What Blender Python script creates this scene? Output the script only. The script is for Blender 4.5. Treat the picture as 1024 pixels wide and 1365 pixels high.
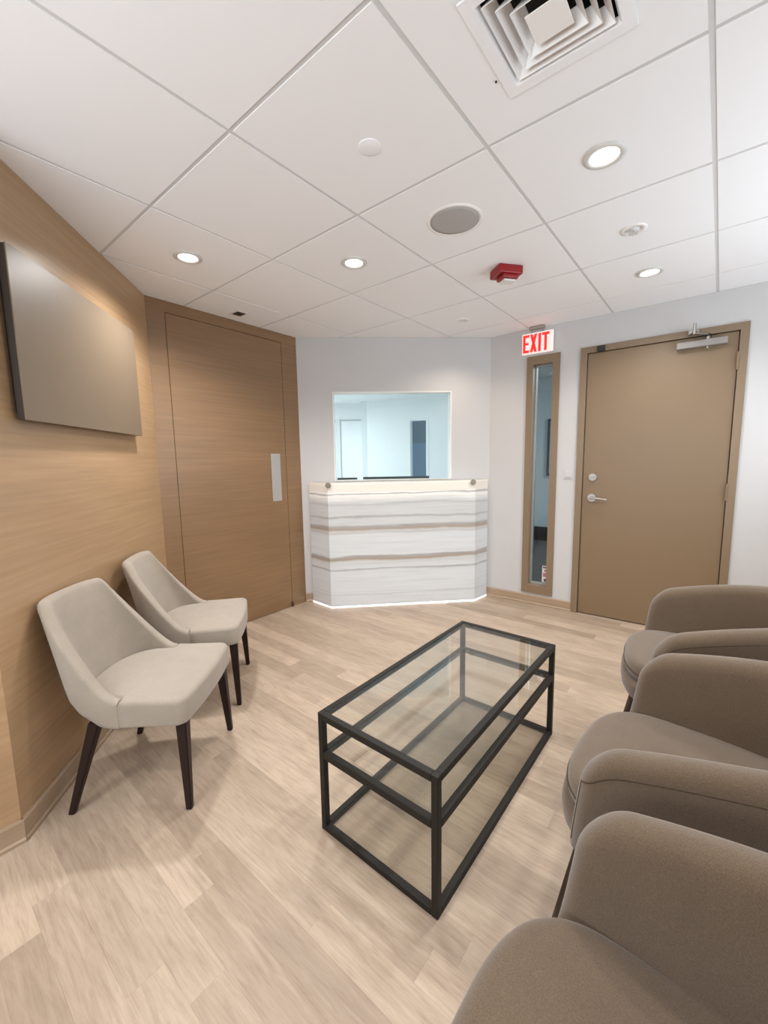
import bpy, bmesh, math, random
from mathutils import Matrix, Vector

random.seed(7)
C = bpy.context.scene.collection
SC = bpy.context.scene
for o in list(bpy.data.objects):
    bpy.data.objects.remove(o)

# ------------------------------------------------------------------ camera
CAM_H = 1.295
PITCH, ROLL = -0.1243, -0.0165
F = Vector((0, math.cos(PITCH), math.sin(PITCH)))
RX = Vector((1, 0, 0))
UP = RX.cross(F)
R2 = RX * math.cos(ROLL) + UP * math.sin(ROLL)
U2 = -RX * math.sin(ROLL) + UP * math.cos(ROLL)
cd = bpy.data.cameras.new('camera')
cd.sensor_fit = 'HORIZONTAL'
cd.sensor_width = 36.0
cd.lens = 36.0 * 550.0 / 1024.0
cd.clip_start = 0.02
co = bpy.data.objects.new('camera', cd)
C.objects.link(co)
m = Matrix.Identity(4)
for i in range(3):
    m[i][0] = R2[i]; m[i][1] = U2[i]; m[i][2] = -F[i]
m[2][3] = CAM_H
co.matrix_world = m
SC.camera = co

# ------------------------------------------------------------------ world, exposure
w = bpy.data.worlds.new('world')
SC.world = w
w.use_nodes = True
w.node_tree.nodes['Background'].inputs[0].default_value = (0.80, 0.90, 1.0, 1)
w.node_tree.nodes['Background'].inputs[1].default_value = 1.0
SC.view_settings.view_transform = 'Standard'
SC.view_settings.look = 'None'
SC.view_settings.gamma = 1.0
SC.view_settings.use_curve_mapping = False
SC.view_settings.exposure = 0.15
SC.cycles.max_bounces = 12
SC.cycles.diffuse_bounces = 6
SC.cycles.transparent_max_bounces = 16
SC.cycles.sample_clamp_indirect = 6.0

WARM = (1.0, 0.98, 0.96)
P_DOWN = 46.0        # watts of one recessed room lamp
P_OFFICE = 44.0      # the two ceiling panels of the office behind the counter
P_CORR = 62.0        # the corridor's panel
P_FILL_RIGHT = 18.0   # fill light at the added window behind the armchairs
P_FILL_NEAR = 52.0    # fill light at the added window behind the viewpoint


def light(name, kind, energy, loc, color=(1, 1, 1), rot=(0, 0, 0), parent=None, **kw):
    d = bpy.data.lights.new(name, kind)
    d.energy = energy
    d.color = color
    for k, v in kw.items():
        setattr(d, k, v)
    o = bpy.data.objects.new(name, d)
    C.objects.link(o)
    o.location = loc
    o.rotation_euler = rot
    if parent:
        o.parent = parent
    return o


# ------------------------------------------------------------------ materials
def mat(name, color, rough=0.5, metal=0.0, emit=None, estr=0.0, spec=None):
    M = bpy.data.materials.new(name)
    M.use_nodes = True
    b = M.node_tree.nodes['Principled BSDF']
    b.inputs['Base Color'].default_value = (*color, 1)
    b.inputs['Roughness'].default_value = rough
    b.inputs['Metallic'].default_value = metal
    if spec is not None:
        b.inputs['Specular IOR Level'].default_value = spec
    if emit:
        b.inputs['Emission Color'].default_value = (*emit, 1)
        b.inputs['Emission Strength'].default_value = estr
    return M


def nd(M, t, **kw):
    n = M.node_tree.nodes.new(t)
    for k, v in kw.items():
        if hasattr(n, k) and not isinstance(v, (tuple,)) or k in ('data_type', 'blend_type', 'operation'):
            setattr(n, k, v)
        else:
            n.inputs[k].default_value = v
    return n


def ln(M, a, b):
    M.node_tree.links.new(a, b)


def bsdf(M):
    return M.node_tree.nodes['Principled BSDF']


def ramp(M, stops, interp='LINEAR'):
    r = M.node_tree.nodes.new('ShaderNodeValToRGB')
    cr = r.color_ramp
    cr.interpolation = interp
    while len(cr.elements) < len(stops):
        cr.elements.new(0.5)
    for e, (p, c) in zip(cr.elements, stops):
        e.position = p
        e.color = (*c, 1)
    return r


def coords(M, scale, random_shift=False):
    tc = M.node_tree.nodes.new('ShaderNodeTexCoord')
    mp = M.node_tree.nodes.new('ShaderNodeMapping')
    mp.inputs['Scale'].default_value = scale
    ln(M, tc.outputs['Object'], mp.inputs['Vector'])
    if random_shift:
        oi = M.node_tree.nodes.new('ShaderNodeObjectInfo')
        mu = M.node_tree.nodes.new('ShaderNodeVectorMath')
        mu.operation = 'SCALE'
        mu.inputs[0].default_value = (37.0, 23.0, 11.0)
        ln(M, oi.outputs['Random'], mu.inputs['Scale'])
        ln(M, mu.outputs[0], mp.inputs['Location'])
    return mp.outputs[0]


def noise(M, vec, scale, detail=4, rough=0.55, dist=0.0):
    n = M.node_tree.nodes.new('ShaderNodeTexNoise')
    n.inputs['Scale'].default_value = scale
    n.inputs['Detail'].default_value = detail
    n.inputs['Roughness'].default_value = rough
    n.inputs['Distortion'].default_value = dist
    ln(M, vec, n.inputs['Vector'])
    return n.outputs['Fac']


def bump(M, fac, strength, dist=0.01):
    b = M.node_tree.nodes.new('ShaderNodeBump')
    b.inputs['Strength'].default_value = strength
    b.inputs['Distance'].default_value = dist
    ln(M, fac, b.inputs['Height'])
    ln(M, b.outputs[0], bsdf(M).inputs['Normal'])


def mixc(M, fac, a, b, mode='MIX'):
    n = M.node_tree.nodes.new('ShaderNodeMix')
    n.data_type = 'RGBA'
    n.blend_type = mode
    for s, v in ((0, fac), (6, a), (7, b)):
        if hasattr(v, 'is_linked'):
            ln(M, v, n.inputs[s])
        else:
            n.inputs[s].default_value = v if s == 0 else (*v, 1)
    return n.outputs[2]


def wood_mat(name, c1, c2, c3, along=(2.0, 2.0, 55.0), rough=0.34):
    M = mat(name, c2, rough)
    v = coords(M, along)
    f1 = noise(M, v, 1.0, 6, 0.6, 0.3)
    v2 = coords(M, (along[0] * .35, along[1] * .35, along[2] * .12))
    f2 = noise(M, v2, 1.0, 3, 0.5)
    r = ramp(M, [(0.30, c1), (0.52, c2), (0.75, c3)])
    ln(M, f1, r.inputs[0])
    r2 = ramp(M, [(0.3, (0.90, 0.89, 0.88)), (0.7, (1.06, 1.06, 1.06))])
    ln(M, f2, r2.inputs[0])
    ln(M, mixc(M, 1.0, r.outputs[0], r2.outputs[0], 'MULTIPLY'), bsdf(M).inputs['Base Color'])
    bump(M, f1, 0.06, 0.002)
    bsdf(M).inputs['IOR'].default_value = 1.65
    return M


M_wood = wood_mat('oak_veneer', (0.365, 0.232, 0.124), (0.415, 0.267, 0.146), (0.46, 0.305, 0.172))
M_doorwood = wood_mat('darkened_oak_veneer', (0.205, 0.116, 0.053), (0.238, 0.136, 0.063), (0.27, 0.159, 0.077))  # oak veneer copied in darker, browner tones for the door wall
M_trimwood = wood_mat('oak_trim', (0.32, 0.225, 0.145), (0.365, 0.26, 0.172), (0.40, 0.29, 0.195), (1.5, 1.5, 60))
M_white = mat('white_paint', (0.545, 0.53, 0.525), 0.6)
bump(M_white, noise(M_white, coords(M_white, (1, 1, 1)), 260, 2), 0.04, 0.002)
M_tile = mat('ceiling_tile', (0.86, 0.85, 0.86), 0.85)
bump(M_tile, noise(M_tile, coords(M_tile, (1, 1, 1)), 320, 3), 0.06, 0.002)
M_bar = mat('grid_metal', (0.62, 0.605, 0.60), 0.7)
M_whiteplastic = mat('white_plastic', (0.84, 0.81, 0.79), 0.4)
M_greyring = mat('light_trim', (0.62, 0.60, 0.57), 0.35)
M_grille = mat('speaker_grille', (0.40, 0.38, 0.365), 0.7)
bump(M_grille, noise(M_grille, coords(M_grille, (1, 1, 1)), 900, 1), 0.3, 0.001)
M_red = mat('red_plastic', (0.26, 0.006, 0.008), 0.35)
M_black = mat('black_plastic', (0.012, 0.011, 0.011), 0.4)
M_darkgap = mat('dark_void', (0.02, 0.017, 0.015), 0.9)
M_lens = mat('lamp_lens', (1, 1, 1), 0.4, emit=(1.0, 0.96, 0.9), estr=2.6)
M_doorpaint = mat('tan_door_paint', (0.205, 0.135, 0.074), 0.42)
M_frame = mat('tan_frame_paint', (0.22, 0.15, 0.09), 0.40)
M_steel = mat('satin_steel', (0.42, 0.39, 0.36), 0.38, 0.9)
M_bronze = mat('dark_nickel', (0.30, 0.25, 0.20), 0.35, 0.85)
M_alu = mat('grey_closer_paint', (0.27, 0.245, 0.225), 0.45, 0.3)
M_plate = mat('brushed_plate', (0.50, 0.49, 0.475), 0.38, 0.55)
M_darkwood = mat('espresso_wood', (0.018, 0.008, 0.006), 0.5, spec=0.3)
M_iron = mat('black_iron', (0.013, 0.011, 0.009), 0.55, 0.0, spec=0.3)
bump(M_iron, noise(M_iron, coords(M_iron, (1, 1, 1)), 90, 3), 0.15, 0.002)
M_leg2 = mat('walnut_leg', (0.026, 0.014, 0.009), 0.35)
M_panel = mat('taupe_panel', (0.185, 0.138, 0.094), 0.38)


def fabric(name, c1, c2, sc=420, strength=0.35):
    M = mat(name, c1, 0.92, spec=0.2)
    v = coords(M, (1, 1, 1))
    f = noise(M, v, sc, 2, 0.6)
    f2 = noise(M, v, 14, 3, 0.5)
    r = ramp(M, [(0.3, c1), (0.7, c2)])
    ln(M, f, r.inputs[0])
    r2 = ramp(M, [(0.3, (0.95, 0.95, 0.95)), (0.7, (1.04, 1.04, 1.04))])
    ln(M, f2, r2.inputs[0])
    ln(M, mixc(M, 1.0, r.outputs[0], r2.outputs[0], 'MULTIPLY'), bsdf(M).inputs['Base Color'])
    bump(M, f, strength, 0.002)
    b = bsdf(M)
    b.inputs['Sheen Weight'].default_value = 0.25
    b.inputs['Sheen Roughness'].default_value = 0.6
    return M


M_taupe = fabric('taupe_wool', (0.083, 0.054, 0.031), (0.128, 0.087, 0.054))
M_taupedark = mat('taupe_seam', (0.080, 0.055, 0.037), 0.95, spec=0.1)
M_cream = fabric('cream_linen', (0.285, 0.236, 0.186), (0.355, 0.30, 0.243))
M_creamseam = fabric('cream_seam', (0.33, 0.26, 0.19), (0.38, 0.31, 0.23))


def glass(name, tint, f0=0.04, rough=0.0):
    M = bpy.data.materials.new(name)
    M.use_nodes = True
    nt = M.node_tree
    nt.nodes.clear()
    out = nt.nodes.new('ShaderNodeOutputMaterial')
    mx = nt.nodes.new('ShaderNodeMixShader')
    tr = nt.nodes.new('ShaderNodeBsdfTransparent')
    gl = nt.nodes.new('ShaderNodeBsdfGlossy')
    lw = nt.nodes.new('ShaderNodeLayerWeight')     # Schlick's curve; the same from both sides of the sheet
    lw.inputs[0].default_value = 0.5
    pw = nt.nodes.new('ShaderNodeMath'); pw.operation = 'POWER'; pw.inputs[1].default_value = 5.0
    fr = nt.nodes.new('ShaderNodeMath'); fr.operation = 'MULTIPLY_ADD'; fr.inputs[1].default_value = 0.9; fr.inputs[2].default_value = f0
    nt.links.new(lw.outputs['Facing'], pw.inputs[0])
    nt.links.new(pw.outputs[0], fr.inputs[0])
    tr.inputs[0].default_value = (*tint, 1)
    gl.inputs['Roughness'].default_value = rough
    nt.links.new(fr.outputs[0], mx.inputs[0])
    nt.links.new(tr.outputs[0], mx.inputs[1])
    nt.links.new(gl.outputs[0], mx.inputs[2])
    nt.links.new(mx.outputs[0], out.inputs[0])
    return M


M_tglass = glass('clear_table_glass', (0.982, 0.988, 0.975), 0.09)
M_sglass2 = glass('smoked_table_glass', (0.905, 0.90, 0.885), 0.03, 0.28)
M_wglass = glass('window_glass', (0.94, 0.975, 0.975))
M_sglass = glass('sidelight_glass', (0.90, 0.95, 0.96))


def floor_material():
    M = mat('vinyl_plank', (0.6, 0.45, 0.32), 0.46)
    v = coords(M, (2.2, 26.0, 1.0), True)
    f = noise(M, v, 3.6, 8, 0.72, 0.5)
    r = ramp(M, [(0.28, (0.335, 0.25, 0.182)), (0.5, (0.43, 0.335, 0.252)), (0.72, (0.495, 0.395, 0.303))])
    ln(M, f, r.inputs[0])
    v2 = coords(M, (0.9, 3.0, 1.0), True)
    f2 = noise(M, v2, 3.0, 3, 0.6, 1.2)
    r2 = ramp(M, [(0.25, (0.84, 0.82, 0.80)), (0.6, (1.03, 1.03, 1.03))])
    ln(M, f2, r2.inputs[0])
    c = mixc(M, 1.0, r.outputs[0], r2.outputs[0], 'MULTIPLY')
    oi = M.node_tree.nodes.new('ShaderNodeObjectInfo')
    r3 = ramp(M, [(0.0, (0.80, 0.78, 0.755)), (0.5, (0.96, 0.955, 0.95)), (1.0, (1.11, 1.11, 1.11))])
    ln(M, oi.outputs['Random'], r3.inputs[0])
    ln(M, mixc(M, 1.0, c, r3.outputs[0], 'MULTIPLY'), bsdf(M).inputs['Base Color'])
    bump(M, f, 0.08, 0.002)
    return M


M_floor = floor_material()


def stone_material():
    """white backlit onyx with brown and grey strata across it"""
    M = mat('backlit_stone', (0.8, 0.8, 0.8), 0.3)
    nt = M.node_tree
    tc = nt.nodes.new('ShaderNodeTexCoord')
    sp = nt.nodes.new('ShaderNodeSeparateXYZ')
    ln(M, tc.outputs['Object'], sp.inputs[0])
    mp = nt.nodes.new('ShaderNodeMapping')
    mp.inputs['Scale'].default_value = (1.6, 1.6, 5.0)
    ln(M, tc.outputs['Object'], mp.inputs[0])
    n1 = noise(M, mp.outputs[0], 1.0, 4, 0.6)
    mp2 = nt.nodes.new('ShaderNodeMapping')
    mp2.inputs['Scale'].default_value = (2.0, 2.0, 60.0)
    ln(M, tc.outputs['Object'], mp2.inputs[0])
    n2 = noise(M, mp2.outputs[0], 1.0, 5, 0.65)
    a = nt.nodes.new('ShaderNodeMath'); a.operation = 'MULTIPLY_ADD'
    ln(M, n1, a.inputs[0]); a.inputs[1].default_value = 0.07; ln(M, sp.outputs['Z'], a.inputs[2])
    b = nt.nodes.new('ShaderNodeMath'); b.operation = 'MULTIPLY_ADD'
    ln(M, n2, b.inputs[0]); b.inputs[1].default_value = 0.03; ln(M, a.outputs[0], b.inputs[2])
    d = nt.nodes.new('ShaderNodeMath'); d.operation = 'MULTIPLY_ADD'
    ln(M, b.outputs[0], d.inputs[0]); d.inputs[1].default_value = 1 / 1.2; d.inputs[2].default_value = -0.042 / 1.2
    W = (0.60, 0.61, 0.615); W2 = (0.54, 0.54, 0.535); G = (0.36, 0.345, 0.335); G2 = (0.46, 0.445, 0.435); B = (0.36, 0.285, 0.22); C2 = (0.83, 0.80, 0.76)
    z = lambda q: q / 1.2
    st = [(z(0.0), W), (z(.11), W), (z(.122), W2), (z(.135), W), (z(.335), W), (z(.352), G), (z(.362), W), (z(.428), W2), (z(.440), B), (z(.468), G),
          (z(.482), W), (z(.662), W), (z(.676), G2), (z(.688), W2), (z(.705), B), (z(.730), G), (z(.748), W2), (z(.800), W2), (z(.815), G), (z(.83), W2),
          (z(.915), W2), (z(.930), G2), (z(.945), W2), (z(1.010), C2), (z(1.022), G), (z(1.03), C2)]
    r = ramp(M, st)
    ln(M, d.outputs[0], r.inputs[0])
    r2 = ramp(M, [(0.30, (0.90, 0.885, 0.88)), (0.58, (1.0, 1.0, 1.0))])
    ln(M, n2, r2.inputs[0])
    c = mixc(M, 1.0, r.outputs[0], r2.outputs[0], 'MULTIPLY')
    ln(M, c, bsdf(M).inputs['Base Color'])
    cool = mixc(M, 1.0, c, (0.93, 0.97, 1.0), 'MULTIPLY')
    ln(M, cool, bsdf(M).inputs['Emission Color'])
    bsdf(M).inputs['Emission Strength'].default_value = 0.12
    return M


M_stone = stone_material()
M_counter = mat('lit_cream_counter_stone', (0.74, 0.69, 0.615), 0.3, emit=(1.0, 0.92, 0.80), estr=0.08)  # cream stone with warm lamplight put in as weak emission
M_strip = mat('led_strip', (1, 1, 1), 0.4, emit=(0.92, 0.97, 1.0), estr=1.7)
M_offwall = mat('office_white', (0.80, 0.84, 0.845), 0.6)
M_bluewall = mat('blue_grey_paint', (0.25, 0.36, 0.42), 0.6)
M_bluelow = mat('blue_panel_paint', (0.30, 0.46, 0.60), 0.6)
M_corrwall = mat('corridor_paint', (0.50, 0.54, 0.55), 0.6)
M_carpet = mat('dark_carpet', (0.035, 0.042, 0.045), 0.95)
bump(M_carpet, noise(M_carpet, coords(M_carpet, (1, 1, 1)), 300, 2), 0.5, 0.004)
M_exitplate = mat('exit_plate', (0.85, 0.80, 0.77), 0.35, emit=(1.0, 0.83, 0.78), estr=0.35)
M_exitred = mat('exit_letters', (0.70, 0.02, 0.02), 0.4, emit=(1.0, 0.02, 0.015), estr=0.75)
M_paper = mat('notice_paper', (0.78, 0.74, 0.74), 0.6)
M_noticered = mat('notice_print', (0.42, 0.20, 0.21), 0.6)
M_noticedark = mat('notice_dark_print', (0.10, 0.07, 0.08), 0.6)
M_screen = mat('monitor_back', (0.035, 0.045, 0.05), 0.45)
M_picframe = mat('picture_frame_blue', (0.03, 0.06, 0.09), 0.4)
M_mat = mat('picture_mat', (0.60, 0.66, 0.68), 0.6)


# ------------------------------------------------------------------ geometry helpers
def add_box(bm, c, s, bevel=0.0, seg=2, rot=None):
    r = bmesh.ops.create_cube(bm, size=1.0)
    vs = r['verts']
    M4 = Matrix.Translation(c) @ (rot.to_4x4() if rot else Matrix.Identity(4)) @ Matrix.Diagonal((s[0], s[1], s[2], 1))
    bmesh.ops.transform(bm, matrix=M4, verts=vs)
    if bevel > 0:
        es = list({e for v in vs for e in v.link_edges})
        bmesh.ops.bevel(bm, geom=es, offset=bevel, segments=seg, affect='EDGES', profile=0.5)


def box2(bm, a, b, bevel=0.0, seg=2):
    add_box(bm, [(p + q) / 2 for p, q in zip(a, b)], [abs(q - p) for p, q in zip(a, b)], bevel, seg)


def add_cyl(bm, p, q, r1, r2=None, seg=20, caps=True):
    p, q = Vector(p), Vector(q)
    r2 = r1 if r2 is None else r2
    d = q - p
    rot = d.to_track_quat('Z', 'Y').to_matrix().to_4x4()
    M4 = Matrix.Translation((p + q) / 2) @ rot
    bmesh.ops.create_cone(bm, cap_ends=caps, segments=seg, radius1=r1, radius2=r2, depth=d.length, matrix=M4)


def add_lathe(bm, prof, seg=36, M4=None, cap=False):
    rings = []
    for (r, z) in prof:
        ring = []
        for k in range(seg):
            a = 2 * math.pi * k / seg
            v = Vector((r * math.cos(a), r * math.sin(a), z))
            ring.append(bm.verts.new(M4 @ v if M4 else v))
        rings.append(ring)
    for A, B in zip(rings, rings[1:]):
        for k in range(seg):
            bm.faces.new((A[k], A[(k + 1) % seg], B[(k + 1) % seg], B[k]))
    if cap:
        bm.faces.new(rings[-1])
        bm.faces.new(list(reversed(rings[0])))


def add_tube(bm, pts, r, seg=8, closed=False):
    pts = [Vector(p) for p in pts]
    n = len(pts)
    rings = []
    for i, p in enumerate(pts):
        a = pts[(i - 1) % n] if (closed or i > 0) else p
        b = pts[(i + 1) % n] if (closed or i < n - 1) else p
        t = (b - a).normalized()
        ref = Vector((0, 0, 1)) if abs(t.z) < 0.95 else Vector((1, 0, 0))
        x = t.cross(ref).normalized()
        y = x.cross(t)
        rings.append([bm.verts.new(p + (x * math.cos(2 * math.pi * k / seg) + y * math.sin(2 * math.pi * k / seg)) * r) for k in range(seg)])
    for i in range(n if closed else n - 1):
        A, B = rings[i], rings[(i + 1) % n]
        for k in range(seg):
            bm.faces.new((A[k], A[(k + 1) % seg], B[(k + 1) % seg], B[k]))
    if not closed:
        bm.faces.new(list(reversed(rings[0])))
        bm.faces.new(rings[-1])


def add_prism(bm, poly, z0, z1):
    lo = [bm.verts.new((x, y, z0)) for x, y in poly]
    hi = [bm.verts.new((x, y, z1)) for x, y in poly]
    n = len(poly)
    bm.faces.new(list(reversed(lo)))
    bm.faces.new(hi)
    for i in range(n):
        bm.faces.new((lo[i], lo[(i + 1) % n], hi[(i + 1) % n], hi[i]))


def obj(name, bm, material, parent=None, smooth=False, M4=None, subsurf=0):
    bmesh.ops.recalc_face_normals(bm, faces=bm.faces)
    me = bpy.data.meshes.new(name)
    bm.to_mesh(me)
    bm.free()
    me.materials.append(material)
    if smooth:
        for p in me.polygons:
            p.use_smooth = True
    o = bpy.data.objects.new(name, me)
    C.objects.link(o)
    if parent:
        o.parent = parent
    if M4 is not None:
        o.matrix_basis = M4
    if subsurf:
        md = o.modifiers.new('subsurf', 'SUBSURF')
        md.levels = md.render_levels = subsurf
    return o


def empty(name, M4=None, parent=None):
    o = bpy.data.objects.new(name, None)
    o.empty_display_size = 0.05
    C.objects.link(o)
    if M4 is not None:
        o.matrix_basis = M4
    if parent:
        o.parent = parent
    return o


def tag(o, label, cat, group=None):
    o['label'] = label
    o['category'] = cat
    if group:
        o['group'] = group
    return o


def struct(o):
    o['kind'] = 'structure'
    return o


def BM():
    return bmesh.new()


def bxo(name, a, b, material, parent=None, bevel=0.0, M4=None, seg=2):
    bm = BM()
    box2(bm, a, b, bevel, seg)
    return obj(name, bm, material, parent, M4=M4)


def frame(P, Q):
    """x along the wall from P to Q, y away from the room, z up"""
    d = Vector((Q[0] - P[0], Q[1] - P[1], 0)).normalized()
    y = Vector((-d.y, d.x, 0))
    m4 = Matrix.Identity(4)
    for i in range(3):
        m4[i][0] = d[i]; m4[i][1] = y[i]
    m4[0][3], m4[1][3] = P
    return m4, math.hypot(Q[0] - P[0], Q[1] - P[1])


# ------------------------------------------------------------------ room plan
H = 2.361
K = (-1.275, 1.290)          # outside corner of the left wall
P1 = (-1.498, 2.768)
P2 = (-0.740, 3.727)
P3 = (0.977, 3.823)
P4 = (3.055, 2.225)
P5 = (0.240, -1.160)
P6 = (-2.663, -0.417)
FL, LL = frame(K, P1)
FW, LW = frame(P1, P2)
FB, LB = frame(P2, P3)
FR, LR = frame(P3, P4)
FC, LC = frame(P4, P5)
FN, LN = frame(P5, P6)
FK, LK = frame(P6, K)
T = 0.12


def wall(name, M4, L, material, holes=(), x0=-0.0, x1=None, h=H, t=T):
    """a wall slab with rectangular holes (x0,x1,z0,z1) cut right through it"""
    x1 = L if x1 is None else x1
    bm = BM()
    xs = sorted({x0, x1, *[q for hh in holes for q in hh[:2]]})
    for a, b in zip(xs, xs[1:]):
        zs = [(0.0, h)]
        for (ha, hb, za, zb) in holes:
            if ha <= a + 1e-6 and hb >= b - 1e-6:
                n = []
                for (p, q) in zs:
                    if za > p: n.append((p, min(q, za)))
                    if zb < q: n.append((max(p, zb), q))
                zs = n
        for (p, q) in zs:
            if q - p > 1e-4:
                box2(bm, (a, 0, p), (b, t, q))
    bmesh.ops.remove_doubles(bm, verts=bm.verts, dist=1e-5)
    return struct(obj(name, bm, material, M4=M4))


wall('wall_left', FL, LL, M_wood, x0=0.0)
WD = (0.118, 1.062, 0.0, 2.288)
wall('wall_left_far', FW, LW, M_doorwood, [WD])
WIN = (0.301, 1.366, 1.118, 1.902)
wall('wall_far', FB, LB, M_white, [WIN])
SL = (0.332, 0.590, 0.107, 2.134)
DR = (0.752, 1.742, 0.0, 2.135)
wall('wall_right', FR, LR, M_white, [SL, DR])
NW = (0.25, 2.15, 0.85, 2.15)
wall('wall_right_near', FC, LC, M_white, [NW])
NW2 = (0.95, 2.75, 0.75, 2.15)
wall('wall_near', FN, LN, M_white, [NW2])
wall('wall_left_near', FK, LK, M_wood)

# two added windows out of view, with area lights tilted up at the ceiling


def added_window(name, M4, N, power):
    wn = struct(empty(name, M4))
    mid = (N[0] + N[1]) / 2
    bm = BM()
    for a, b in (((N[0], 0.02, N[2]), (N[0] + .05, .10, N[3])), ((N[1] - .05, .02, N[2]), (N[1], .10, N[3])),
                 ((N[0] + .05, .02, N[3] - .05), (N[1] - .05, .10, N[3])), ((N[0] + .05, .02, N[2]), (N[1] - .05, .10, N[2] + .05)),
                 ((mid - .025, .02, N[2] + .05), (mid + .025, .10, N[3] - .05))):
        box2(bm, a, b)
    obj('window_frame', bm, M_whiteplastic, wn)
    for a, b in ((N[0] + .05, mid - .025), (mid + .025, N[1] - .05)):
        bxo('pane', (a, .055, N[2] + .05), (b, .061, N[3] - .05), M_wglass, wn)
    d = light('fill_light', 'AREA', power, (0, 0, 0), (0.84, 0.92, 1.0), shape='RECTANGLE', size=N[1] - N[0] - .1, size_y=1.1)
    d.matrix_basis = M4 @ Matrix.Translation((mid, -0.03, (N[2] + N[3]) / 2)) @ Matrix.Rotation(math.radians(-90 - 38), 4, 'X')


added_window('window_added_right', FC, NW, P_FILL_RIGHT)
added_window('window_added_near', FN, NW2, P_FILL_NEAR)

# ------------------------------------------------------------------ floor of separate planks
UX, VX = Vector((0.7759, -0.6309)), Vector((0.6309, 0.7759))
ANG = math.atan2(UX.y, UX.x)
ROT = Matrix.Rotation(ANG, 4, 'Z')


def clip(poly, p, n):
    """keep the side of the line through p where dot(x-p, n) >= 0"""
    out = []
    for i in range(len(poly)):
        A, B = poly[i], poly[(i + 1) % len(poly)]
        da = (A[0] - p[0]) * n[0] + (A[1] - p[1]) * n[1]
        db = (B[0] - p[0]) * n[0] + (B[1] - p[1]) * n[1]
        if da >= 0: out.append(A)
        if (da >= 0) != (db >= 0):
            t = da / (da - db)
            out.append((A[0] + (B[0] - A[0]) * t, A[1] + (B[1] - A[1]) * t))
    return out


def room_clip(poly_xy, grow):
    """clip a world-space convex polygon to the room, grown a little under the walls"""
    for fr in (FW, FB, FR, FC, FN):
        n = (-fr[0][1], -fr[1][1])
        p = (fr[0][3] - n[0] * grow, fr[1][3] - n[1] * grow)
        poly_xy = clip(poly_xy, p, n)
        if len(poly_xy) < 3: return []
    cy = sum(q[1] for q in poly_xy) / len(poly_xy)
    fr = FL if cy > K[1] - 0.05 else FK
    n = (-fr[0][1], -fr[1][1])
    p = (fr[0][3] - n[0] * grow, fr[1][3] - n[1] * grow)
    poly_xy = clip(poly_xy, p, n)
    return poly_xy if len(poly_xy) >= 3 else []


def to_local(p):
    return (p[0] * UX.x + p[1] * UX.y, p[0] * VX.x + p[1] * VX.y)


def to_world(p):
    return (p[0] * UX.x + p[1] * VX.x, p[0] * UX.y + p[1] * VX.y)


def area(poly):
    return abs(sum(poly[i][0] * poly[(i + 1) % len(poly)][1] - poly[(i + 1) % len(poly)][0] * poly[i][1] for i in range(len(poly)))) / 2


bm = BM()
add_prism(bm, [to_local(p) for p in (K, P1, P2, P3, P4, P5, P6)][::-1], -0.10, -0.006)
floor = struct(obj('floor', bm, mat('subfloor', (0.34, 0.25, 0.18), 0.8), M4=ROT))
ROWW = 0.0925
GAP = 0.00012
joints = {3: -0.908, 4: -1.135, 5: -1.262, 6: -0.806, 1: -1.50}
v_base = 0.160
rowi = -22
nplank = 0
while rowi < 42:
    v0 = v_base + (rowi - 1) * ROWW
    v1 = v0 + ROWW
    start = joints.get(rowi, random.uniform(0, 1.22)) - 1.22 * 4
    u = start
    while u < 4:
        u1 = u + 1.22
        q = [(u + GAP, v0 + GAP), (u1 - GAP, v0 + GAP), (u1 - GAP, v1 - GAP), (u + GAP, v1 - GAP)]
        poly = [to_local(p) for p in room_clip([to_world(p) for p in q], 0.05)]
        if len(poly) >= 3 and area(poly) > 0.0012:
            bm = BM()
            add_prism(bm, poly, -0.006, 0.0)
            obj('floor_plank', bm, M_floor, floor)
            nplank += 1
        u = u1
    rowi += 1
print('planks', nplank)

# ------------------------------------------------------------------ ceiling: tiles and grid bars
TS = 0.61
# grid node (i, j) in local coordinates
g0 = (-1.918, 0.2365)


def gl(i, j):
    return (g0[0] + i * TS, g0[1] + j * TS)


def gw(i, j, z=H):
    x, y = to_world(gl(i, j))
    return Vector((x, y, z))


bm = BM()
add_prism(bm, [to_local(p) for p in (K, P1, P2, P3, P4, P5, P6)][::-1], H + 0.10, H + 0.14)
ceiling = struct(obj('ceiling', bm, M_whiteplastic, M4=ROT))
BW = 0.0085
DIFF = (2, 1)
for i in range(-5, 7):
    for j in range(-5, 8):
        a, b = gl(i, j), gl(i + 1, j + 1)
        TI = BW - .001
        q = [(a[0] + TI, a[1] + TI), (b[0] - TI, a[1] + TI), (b[0] - TI, b[1] - TI), (a[0] + TI, b[1] - TI)]
        if (i, j) == DIFF:
            cx, cy = gl(2.5, 1.5)
            hh = 0.152
            bm = BM()
            for (x0, y0, x1, y1) in ((q[0][0], q[0][1], q[1][0], cy - hh), (q[0][0], cy + hh, q[1][0], q[2][1]),
                                     (q[0][0], cy - hh, cx - hh, cy + hh), (cx + hh, cy - hh, q[1][0], cy + hh)):
                box2(bm, (x0, y0, H + .001), (x1, y1, H + 0.016))
            obj('ceiling_tile', bm, M_tile, ceiling)
            continue
        poly = [to_local(p) for p in room_clip([to_world(p) for p in q], 0.02)]
        if len(poly) >= 3 and area(poly) > 0.002:
            bm = BM()
            add_prism(bm, poly, H + .001, H + 0.016)
            obj('ceiling_tile', bm, M_tile, ceiling)
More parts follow.
